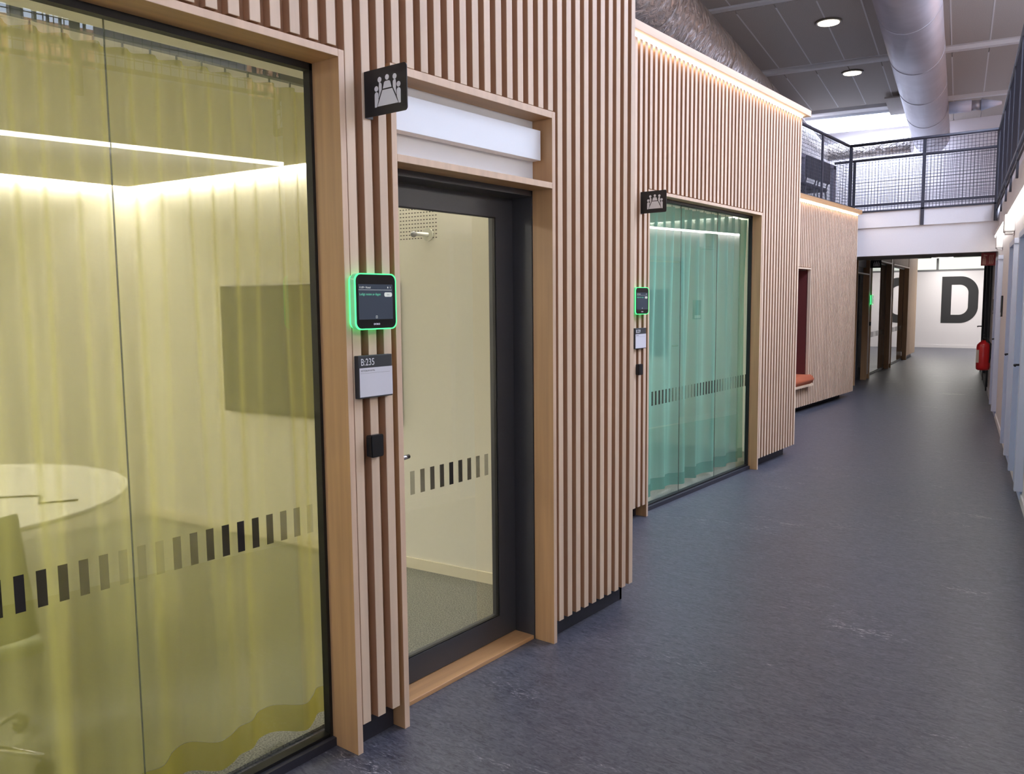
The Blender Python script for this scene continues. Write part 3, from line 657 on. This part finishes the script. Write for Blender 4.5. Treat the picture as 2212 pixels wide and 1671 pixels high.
pa = E('panel_light', 'added unseen panel light brightening the yellow curtained meeting room', 'lamp', (-4.3, -.55, 2.43))  # lamp added out of view to brighten the whole room
boxes('diffuser', glow('room_panel_glow', (255, 248, 240), 42), pa, [(-.3, .3, -.6, .6, -.02, -.012)]); boxes('frame', WHITEB, pa, [(-.32, .32, -.62, .62, -.012, 0)])
# acoustic slots high on the side wall
bm = bmesh.new(); ca, sa = cos(aS), sin(aS)
for i in range(30):
    for j in range(24):
        x = -3.25-i*.021; z = 1.945+j*.0205
        y = sidep(x)-.001
        v4 = [bm.verts.new((x+dx*ca, y+dx*sa, z+dz)) for dx, dz in ((0, 0), (.011, 0), (.011, .0055), (0, .0055))]; bm.faces.new(v4)
obj('acoustic_slots', bm, mat('slot_dark', (70, 64, 50), .9), RA, kind='stuff')
# wall hook: round plate, bent arm and ball tip
wm = E('wall_hook', 'small white wall hook on a round plate high behind the door glass', 'camera', (-3.30, sidep(-3.30), 1.965), aS)
bm = bmesh.new(); cyl(bm, (0, 0, 0), (0, -.008, 0), .036, 28); obj('mounting_plate', bm, mat('frosted_plate', (214, 214, 200), .3), wm)
bm = bmesh.new(); tube(bm, [(0, -.008, 0), (0, -.03, 0), (-.012, -.05, 0), (-.03, -.07, 0)], .011, 12); obj('arm', bm, mat('white_arm', (245, 245, 240), .35), wm)
bm = bmesh.new(); bmesh.ops.create_uvsphere(bm, u_segments=20, v_segments=12, radius=.0175, matrix=Matrix.Translation((-.04, -.082, -.001)))
for f in bm.faces: f.smooth = True
obj('hook_ball', bm, mat('grey_ball', (128, 128, 130), .4), wm)
tv = E('television', 'large wall screen on the side wall seen through the yellow curtain', 'television', (-4.26, sidep(-4.26), 1.29), aS)
bm = bmesh.new(); box(bm, -.76, .745, -.055, -.02, -.42, .42); bev(bm, .004); obj('housing', bm, mat('tv_black', (60, 60, 60), .35), tv)
boxes('screen_glass', mat('tv_glass', (84, 86, 84), .3), tv, [(-.745, .73, -.056, -.0545, -.405, .405)])  # screen grey lightened to stand in for reflected light
boxes('wall_mount', BLACK, tv, [(-.2, .2, -.02, 0, -.15, .15)])
# table, chairs
tb = E('meeting_table', 'round white meeting table behind the yellow curtain', 'table', (-4.32, 1.24, .012))
bm = bmesh.new(); lathe(bm, [(.84, .692), (.87, .70), (.87, .718), (.865, .72)], 64); obj('table_top', bm, mat('white_laminate', (238, 236, 228), .35), tb)
bm = bmesh.new(); cyl(bm, (0, 0, .02), (0, 0, .692), .045, 20); obj('column', bm, CHROME, tb)
bm = bmesh.new(); lathe(bm, [(.36, 0), (.36, .012), (.05, .025)], 40); obj('foot_plate', bm, CHROME, tb)
cb = bmesh.new(); tube(cb, [(-3.75, 1.0, .737), (-3.85, 1.15, .737), (-4.0, 1.2, .738), (-4.1, 1.45, .737), (-3.95, 1.62, .737), (-3.8, 1.55, .737), (-3.72, 1.68, .737)], .004, 6)
obj('table_cable', cb, BLACK, None, label='thin dark cable lying on the round white table', category='cable')
SHELL = mat('grey_green_shell', (140, 146, 120), .6)
def chair(x, y, a, lb):
    c = E('office_chair', lb, 'chair', (x, y, .012), a, group='chairs around the round meeting table')
    bm = bmesh.new(); box(bm, -.23, .23, -.23, .22, .43, .48); bev(bm, .022, 3); obj('seat', bm, SHELL, c)
    bm = bmesh.new(); n = 10
    rows = []
    for j in range(7):
        z = .5+.07*j
        rows.append([bm.verts.new((-.22*cos(pi*i/n)*(1-.04*j), -.19-.07*sin(pi*i/n)-.012*j, z)) for i in range(n+1)])
    for r_, s_ in zip(rows, rows[1:]):
        for i in range(n): f = bm.faces.new((r_[i], r_[i+1], s_[i+1], s_[i])); f.smooth = True
    b = obj('backrest', bm, SHELL, c); so = b.modifiers.new('s', 'SOLIDIFY'); so.thickness = .02
    bm = bmesh.new(); cyl(bm, (0, 0, .1), (0, 0, .43), .022, 12); obj('column', bm, CHROME, c)
    for k in range(4):
        t = pi/4+k*pi/2
        bm = bmesh.new(); cyl(bm, (0, 0, .11), (.29*cos(t), .29*sin(t), .075), .016, 10, .011); l = obj('leg', bm, CHROME, c)
        bm = bmesh.new(); cyl(bm, (.29*cos(t)-.012*sin(t), .29*sin(t)+.012*cos(t), .03), (.29*cos(t)+.012*sin(t), .29*sin(t)-.012*cos(t), .03), .03, 16); obj('castor', bm, BLACK, l)
    return c
chair(-3.12, .98, radians(78), 'grey-green swivel chair between yellow curtain and round table')
chair(-4.35, .02, radians(0), 'grey-green swivel chair at the left side of the round table')
chair(-5.45, 1.3, radians(-88), 'grey-green swivel chair at the far side of the round table')

# curtains
TRK = mat('hook_grey', (150, 152, 130), .5)
def curtain(name, lb, x, y0, y1, z0, z1, lam, amp, col, op, opd, seed, hemd, hooks, colh=None, ph=0, lowk=1):
    rnd = random.Random(seed); n = int((y1-y0)/.0075); m_ = sheer(name+'_cloth', col, op); mh = sheer(name+'_hem_cloth', colh or col, opd)
    cu_ = E(name, lb, 'curtain')
    nf = int((y1-y0)/lam)+3; A_ = [amp*rnd.uniform(.65, 1.25) for _ in range(nf)]; Dd = [rnd.uniform(-.3, .3) for _ in range(nf)]
    def off(y, t):
        s = (y-y0)/lam; i = int(s); fr = s-i; a = A_[i]*(1-fr)+A_[i+1]*fr; d = Dd[i]*(1-fr)+Dd[i+1]*fr
        top = a*sin(2*pi*s+ph+d)
        low = lowk*amp*1.7*sin(2*pi*s*.27+ph+d*.8)+a*1.0*sin(2*pi*s*.5+ph+d*2.0)
        k = min(1, t*1.15); return top*(1-k*.85)+low*k*.95
    def strip(za, zb, rows, m, nm, dx=0):
        bm = bmesh.new(); R = []
        for j in range(rows+1):
            z = za+(zb-za)*j/rows; t = 1-(z-z0)/(z1-z0)
            R.append([bm.verts.new((x+dx+off(y0+(y1-y0)*i/n, t), y0+(y1-y0)*i/n+.012*t*sin(i*.11), z)) for i in range(n+1)])
        for a, b in zip(R, R[1:]):
            for i in range(n): f = bm.faces.new((a[i], a[i+1], b[i+1], b[i])); f.smooth = True
        return obj(nm, bm, m, cu_)
    strip(z0+hemd, z1, 14, m_, 'cloth'); strip(z0, z0+hemd, 2, mh, 'hem', .002)
    boxes('curtain_track', mat('track_grey', (130, 134, 120), .5), cu_, [(x-.012, x+.012, y0, y1, z1+.02, z1+.04)])
    for i in range(int((y1-y0)/lam)):
        y = y0+lam*(i+.25)
        boxes('hook', TRK, cu_, [(x-.003, x+.003, y-.002, y+.002, z1-.015, z1+.021)])
    return cu_
curtain('yellow_curtain', 'sheer yellow-green pleated curtain behind the nearest window', -2.43, -.41, 2.0, .045, 2.322, .0845, .021, (206, 200, 118), .48, .78, 3, .10, 1, (176, 168, 70))
curtain('green_curtain', 'sheer sea-green pleated curtain behind the three-pane window', -3.19, 5.15, 7.80, .045, 2.335, .15, .036, (138, 192, 182), .70, .88, 5, .10, 1, (98, 158, 148), .6, lowk=.25)

# meeting room behind the green curtain
RB = E('room_shell', 'pale walls and ceiling of the meeting room behind green curtain', 'room', kind='structure')
boxes('wall_panel', CREAM, RB, [(-6.3, -6.2, 4.3, 8.4, 0, 2.6), (-6.3, -3.08, 4.2, 4.3, 0, 2.6), (-6.3, -3.08, 8.30, 8.38, 0, 2.6)])
boxes('room_ceiling', CREAM, RB, [(-6.1, -2.99, 4.3, 8.24, 2.43, 2.47), (-6.3, -2.99, 4.2, 8.4, 2.6, 2.62)])
boxes('inner_lining', CREAM, RB, [(-3.08, -3.06, 4.2, 5.37, 0, 2.6), (-3.08, -3.06, 7.55, 8.38, 0, 2.6), (-3.06, -3.0, 5.37, 7.55, 2.36, 2.6)])
boxes('led_strip', glow('led_room_dim', (240, 250, 250), 36), RB, [(-6.19, -6.16, 4.4, 8.3, 2.455, 2.462), (-6.15, -3.2, 8.28, 8.31, 2.455, 2.462)])
pb = E('panel_light', 'added unseen panel light brightening the green curtained meeting room', 'lamp', (-4.4, 5.3, 2.43))  # another added lamp, lifts the light behind the green cloth
boxes('diffuser', glow('added_room_glow_b', (240, 248, 250), 22), pb, [(-.3, .3, -.6, .6, -.02, -.012)]); boxes('frame', WHITEB, pb, [(-.32, .32, -.62, .62, -.012, 0)])
cp = boxes('floor', CARP, None, [(-6.2, -3.09, 4.3, 8.32, .001, .012)]); cp['kind'] = 'structure'; cp['label'] = 'mottled grey carpet behind the green curtain'; cp['category'] = 'carpet'
tb2 = E('meeting_table', 'white meeting table behind the green curtain', 'table', (-4.7, 6.3, .012))
bm = bmesh.new(); prism(bm, rrect(-.55, .55, -.9, .9, .2), 'z', .70, .725); obj('table_top', bm, mat('white_laminate2', (238, 236, 228), .35), tb2)
for sy in (-.5, .5):
    bm = bmesh.new(); cyl(bm, (0, sy, .01), (0, sy, .7), .04, 16); lathe(bm, [(.26, 0), (.26, .012), (.04, .02)], 24, (0, sy, 0)); obj('leg', bm, CHROME, tb2)
tv2 = E('television', 'large wall screen seen through the green curtain', 'television', (-4.9, 8.32, 1.35))
bm = bmesh.new(); box(bm, -.62, .62, -.06, -.02, -.36, .36); bev(bm, .004); obj('housing', bm, bpy.data.materials['tv_black'], tv2); boxes('wall_mount', BLACK, tv2, [(-.2, .2, -.02, 0, -.15, .15)])

# ------------------------------------------------------------------ signs, booking screens, plates, readers
PICT = mat('pictogram_white', (226, 228, 232), .5)
def arc(cx, cy, r, a0, a1, n=10): return [(cx+r*cos(radians(a0+(a1-a0)*i/n)), cy+r*sin(radians(a0+(a1-a0)*i/n))) for i in range(n+1)]
def flag_sign(lb, loc, rz=0):
    s = E('meeting_room_sign', lb, 'sign', loc, rz, group='meeting room flag signs')
    bm = bmesh.new(); pl = [(0, 0), (.185, 0)]+arc(.187, .012, .012, -90, 0, 5)+arc(.187, .138, .012, 0, 90, 5)+[(0, .15)]
    prism(bm, pl, 'y', 0, .003); obj('plate', bm, BLACK, s)
    boxes('mounting_flange', BLACK, s, [(0, .003, .003, .034, 0, .15)])
    W_, H_ = .199, .15
    def U(l): return [(u*W_, v*H_) for u, v in l]
    bm = bmesh.new()
    prism(bm, U([(.315, .19), (.80, .19), (.668, .52), (.44, .52)]), 'y', -.0008, 0)           # table
    for u, v in ((.295, .575), (.375, .755), (.552, .775), (.728, .755), (.815, .575)):
        prism(bm, arc(u*W_, v*H_, .0088, 0, 342, 19), 'y', -.0008, 0)                          # heads
    r_ = .0088
    prism(bm, U([(.252, .18), (.30, .18), (.342, .33)])+arc(.297*W_, .445*H_, r_, 0, 180, 8), 'y', -.0008, 0)
    prism(bm, U([(.857, .18), (.815, .18), (.772, .33)])[::-1]+arc(.815*W_, .445*H_, r_, 0, 180, 8)[::-1][::-1], 'y', -.0008, 0)
    prism(bm, U([(.352, .37), (.42, .54)])+arc(.378*W_, .635*H_, r_, 0, 110, 6)+U([(.355, .6), (.362, .5)]), 'y', -.0008, 0)
    prism(bm, U([(.757, .37), (.752, .5), (.757, .6)])+arc(.728*W_, .635*H_, r_, 60, 180, 6)+U([(.686, .54)]), 'y', -.0008, 0)
    prism(bm, U([(.452, .55), (.652, .55), (.622, .68), (.595, .70), (.51, .70), (.482, .68)]), 'y', -.0008, 0)
    obj('pictogram', bm, PICT, s, label='white pictogram of five people around a table')
    return s
flag_sign('black meeting room flag sign above the nearest booking screen', (XA+.001, 1.985, 2.2))
flag_sign('black meeting room flag sign above the green curtained window corner', (XB+.001, 5.275, 2.191))
flag_sign('black meeting room flag sign beside the first far glazed opening', (-4.60, 17.42, 2.19), aD)
SCR = mat('screen_panel', (40, 48, 58), .25, emit=(52, 62, 78), es=.5); BG = mat('black_glass_front', (12, 15, 19), .12)
GLOWG = glow('green_edge', (80, 255, 140), 2.2); TXW = glow('screen_white', (235, 240, 240), .75); TXG = glow('screen_green', (120, 225, 190), .75); TXL = glow('logo_white', (230, 230, 255), 1.0)
HG = mat('milky_green_side', (150, 190, 170), .3, emit=(60, 230, 120), es=.35)
def ring(bm, o, i_, x0, x1):
    A = [bm.verts.new((x1, *p)) for p in o]; B = [bm.verts.new((x1, *p)) for p in i_]; A2 = [bm.verts.new((x0, *p)) for p in o]; B2 = [bm.verts.new((x0, *p)) for p in i_]; n = len(o)
    for k in range(n):
        l = (k+1) % n
        bm.faces.new((A[k], A[l], B[l], B[k])); bm.faces.new((A[k], A2[k], A2[l], A[l])); bm.faces.new((B[k], B[l], B2[l], B2[k])); bm.faces.new((A2[k], B2[k], B2[l], A2[l]))
def tablet(lb, loc, rz=0, full=True):
    t = E('booking_screen', lb, 'screen', loc, rz, group='meeting room booking screens')
    h = .094
    bm = bmesh.new(); prism(bm, rrect(-h+.012, h-.012, -h+.012, h-.012, .02), 'x', 0, .016); obj('wall_mount', bm, BLACK, t)
    bm = bmesh.new(); ring(bm, rrect(-h+.004, h-.004, -h+.004, h-.004, .022), rrect(-h+.013, h-.013, -h+.013, h-.013, .017), .004, .014); obj('rear_light_ring', bm, GLOWG, t, label='glowing green rear ring')
    bm = bmesh.new(); prism(bm, rrect(-h, h, -h, h, .024), 'x', .016, .036); obj('housing', bm, HG, t)
    bm = bmesh.new(); ring(bm, rrect(-h-.0005, h+.0005, -h-.0005, h+.0005, .0245), rrect(-h+.0035, h-.0035, -h+.0035, h-.0035, .022), .036, .040); obj('light_ring', bm, GLOWG, t, label='glowing green front ring')
    bm = bmesh.new(); prism(bm, rrect(-h+.0035, h-.0035, -h+.0035, h-.0035, .022), 'x', .036, .0395); obj('front_glass', bm, BG, t)
    boxes('display', SCR, t, [(.0395, .0398, -.079, .077, -.06, .058)])
    boxes('divider_line', TXW, t, [(.0398, .0400, -.078, .073, .0385, .0395)])
    bm = bmesh.new(); prism(bm, rrect(.038, .074, .016, .031, .006, 4), 'x', .0398, .0401); obj('button', bm, TXW, t, label='white rounded button')
    X = .0399
    text('clock_text', '11:09 • Hotel', .0095, TXW, t, (X, -.076, .044), FX, .0001)
    text('status_text', 'Ledigt resten av dagen', .0115, TXG, t, (X, -.076, .021), FX, .0001, xs=.93)
    text('button_text', 'Boka', .006, mat('button_grey', (120, 124, 130), .6), t, (X+.0003, .056, .0215), FX, .0001, 'CENTER')
    text('logo_text', 'EVOKO', .0085, TXL, t, (.0397, .001, -.079), FX, .0001, 'CENTER')
    boxes('screen_icon', TXW, t, [(X, X+.0002, -.003, .004, -.0565, -.0555), (X, X+.0002, -.003, .004, -.0495, -.048), (X, X+.0002, -.003, -.002, -.0565, -.049), (X, X+.0002, .003, .004, -.0565, -.049)])
    bm = bmesh.new(); prism(bm, rrect(.053, .057, .0445, .0505, .001, 2), 'x', X, X+.0002); prism(bm, rrect(.0655, .067, .0445, .051, .0005, 2), 'x', X, X+.0002); obj('status_icons', bm, TXW, t)
    return t
tablet('green-lit booking screen on the nearest slatted wall beside the glass door', (XA, 1.979, 1.588))
tablet('green-lit booking screen on the second slatted wall beside green curtained window', (XB, 5.235, 1.584))
tablet('green-lit booking screen on the post beside the first far opening', (-4.61+.02, 17.47, 1.57), aD)
PAP = mat('plate_paper', (214, 214, 222), .55); TX = mat('text_dark', (40, 40, 44), .6); PLT = mat('plate_charcoal', (52, 54, 58), .5)
def plate(lb, loc, no, sub, rz=0):
    p = E('room_number_plate', lb, 'sign', loc, rz, group='room number plates')
    bm = bmesh.new(); box(bm, 0, .021, -.078, .078, -.073, .073); bev(bm, .0015); obj('plate_body', bm, PLT, p)
    boxes('paper_insert', PAP, p, [(.021, .0216, -.074, .078, -.068, .031)])
    text('number_text', no, .034, PICT, p, (.0212, -.068, .0395), FX, .0003, xs=.82)
    if sub:
        text('room_text', sub, .0082, TX, p, (.0217, -.068, .0185), FX, .0001, xs=.9)
        boxes('rule_line', mat('rule_grey', (120, 120, 124), .6), p, [(.0216, .0218, -.07, .066, .0125, .0132)])
    return p
plate('charcoal room plate reading B:235 on the nearest slatted wall', (XA, 1.986, 1.3325), 'B:235', 'MÖTESRUM HOTEL')
plate('charcoal room plate reading B:239 on the second slatted wall', (XB, 5.25, 1.32), 'B:239', 'MÖTESRUM')
def reader(lb, loc, rz=0):
    r = E('card_reader', lb, 'card reader', loc, rz, group='black card readers')
    bm = bmesh.new(); prism(bm, rrect(-.0285, .0285, -.0375, .0375, .006, 4), 'x', 0, .012); obj('back_box', bm, BLACK, r)
    bm = bmesh.new(); prism(bm, rrect(-.029, .029, -.039, .039, .007, 4), 'x', .012, .027)
    bmesh.ops.bevel(bm, geom=[e for e in bm.edges if all(v.co.x > .0269 for v in e.verts)], offset=.003, segments=2, affect='EDGES'); obj('cover', bm, mat('reader_black', (18, 20, 23), .35), r)
reader('black card reader on the nearest slatted wall beside the glass door', (XA, 1.982, 1.09))
reader('black card reader on the second slatted wall beside green curtained window', (XB, 5.247, 1.099))
reader('black card reader on the post beside the first far opening', (-4.59, 17.45, 1.1), aD)
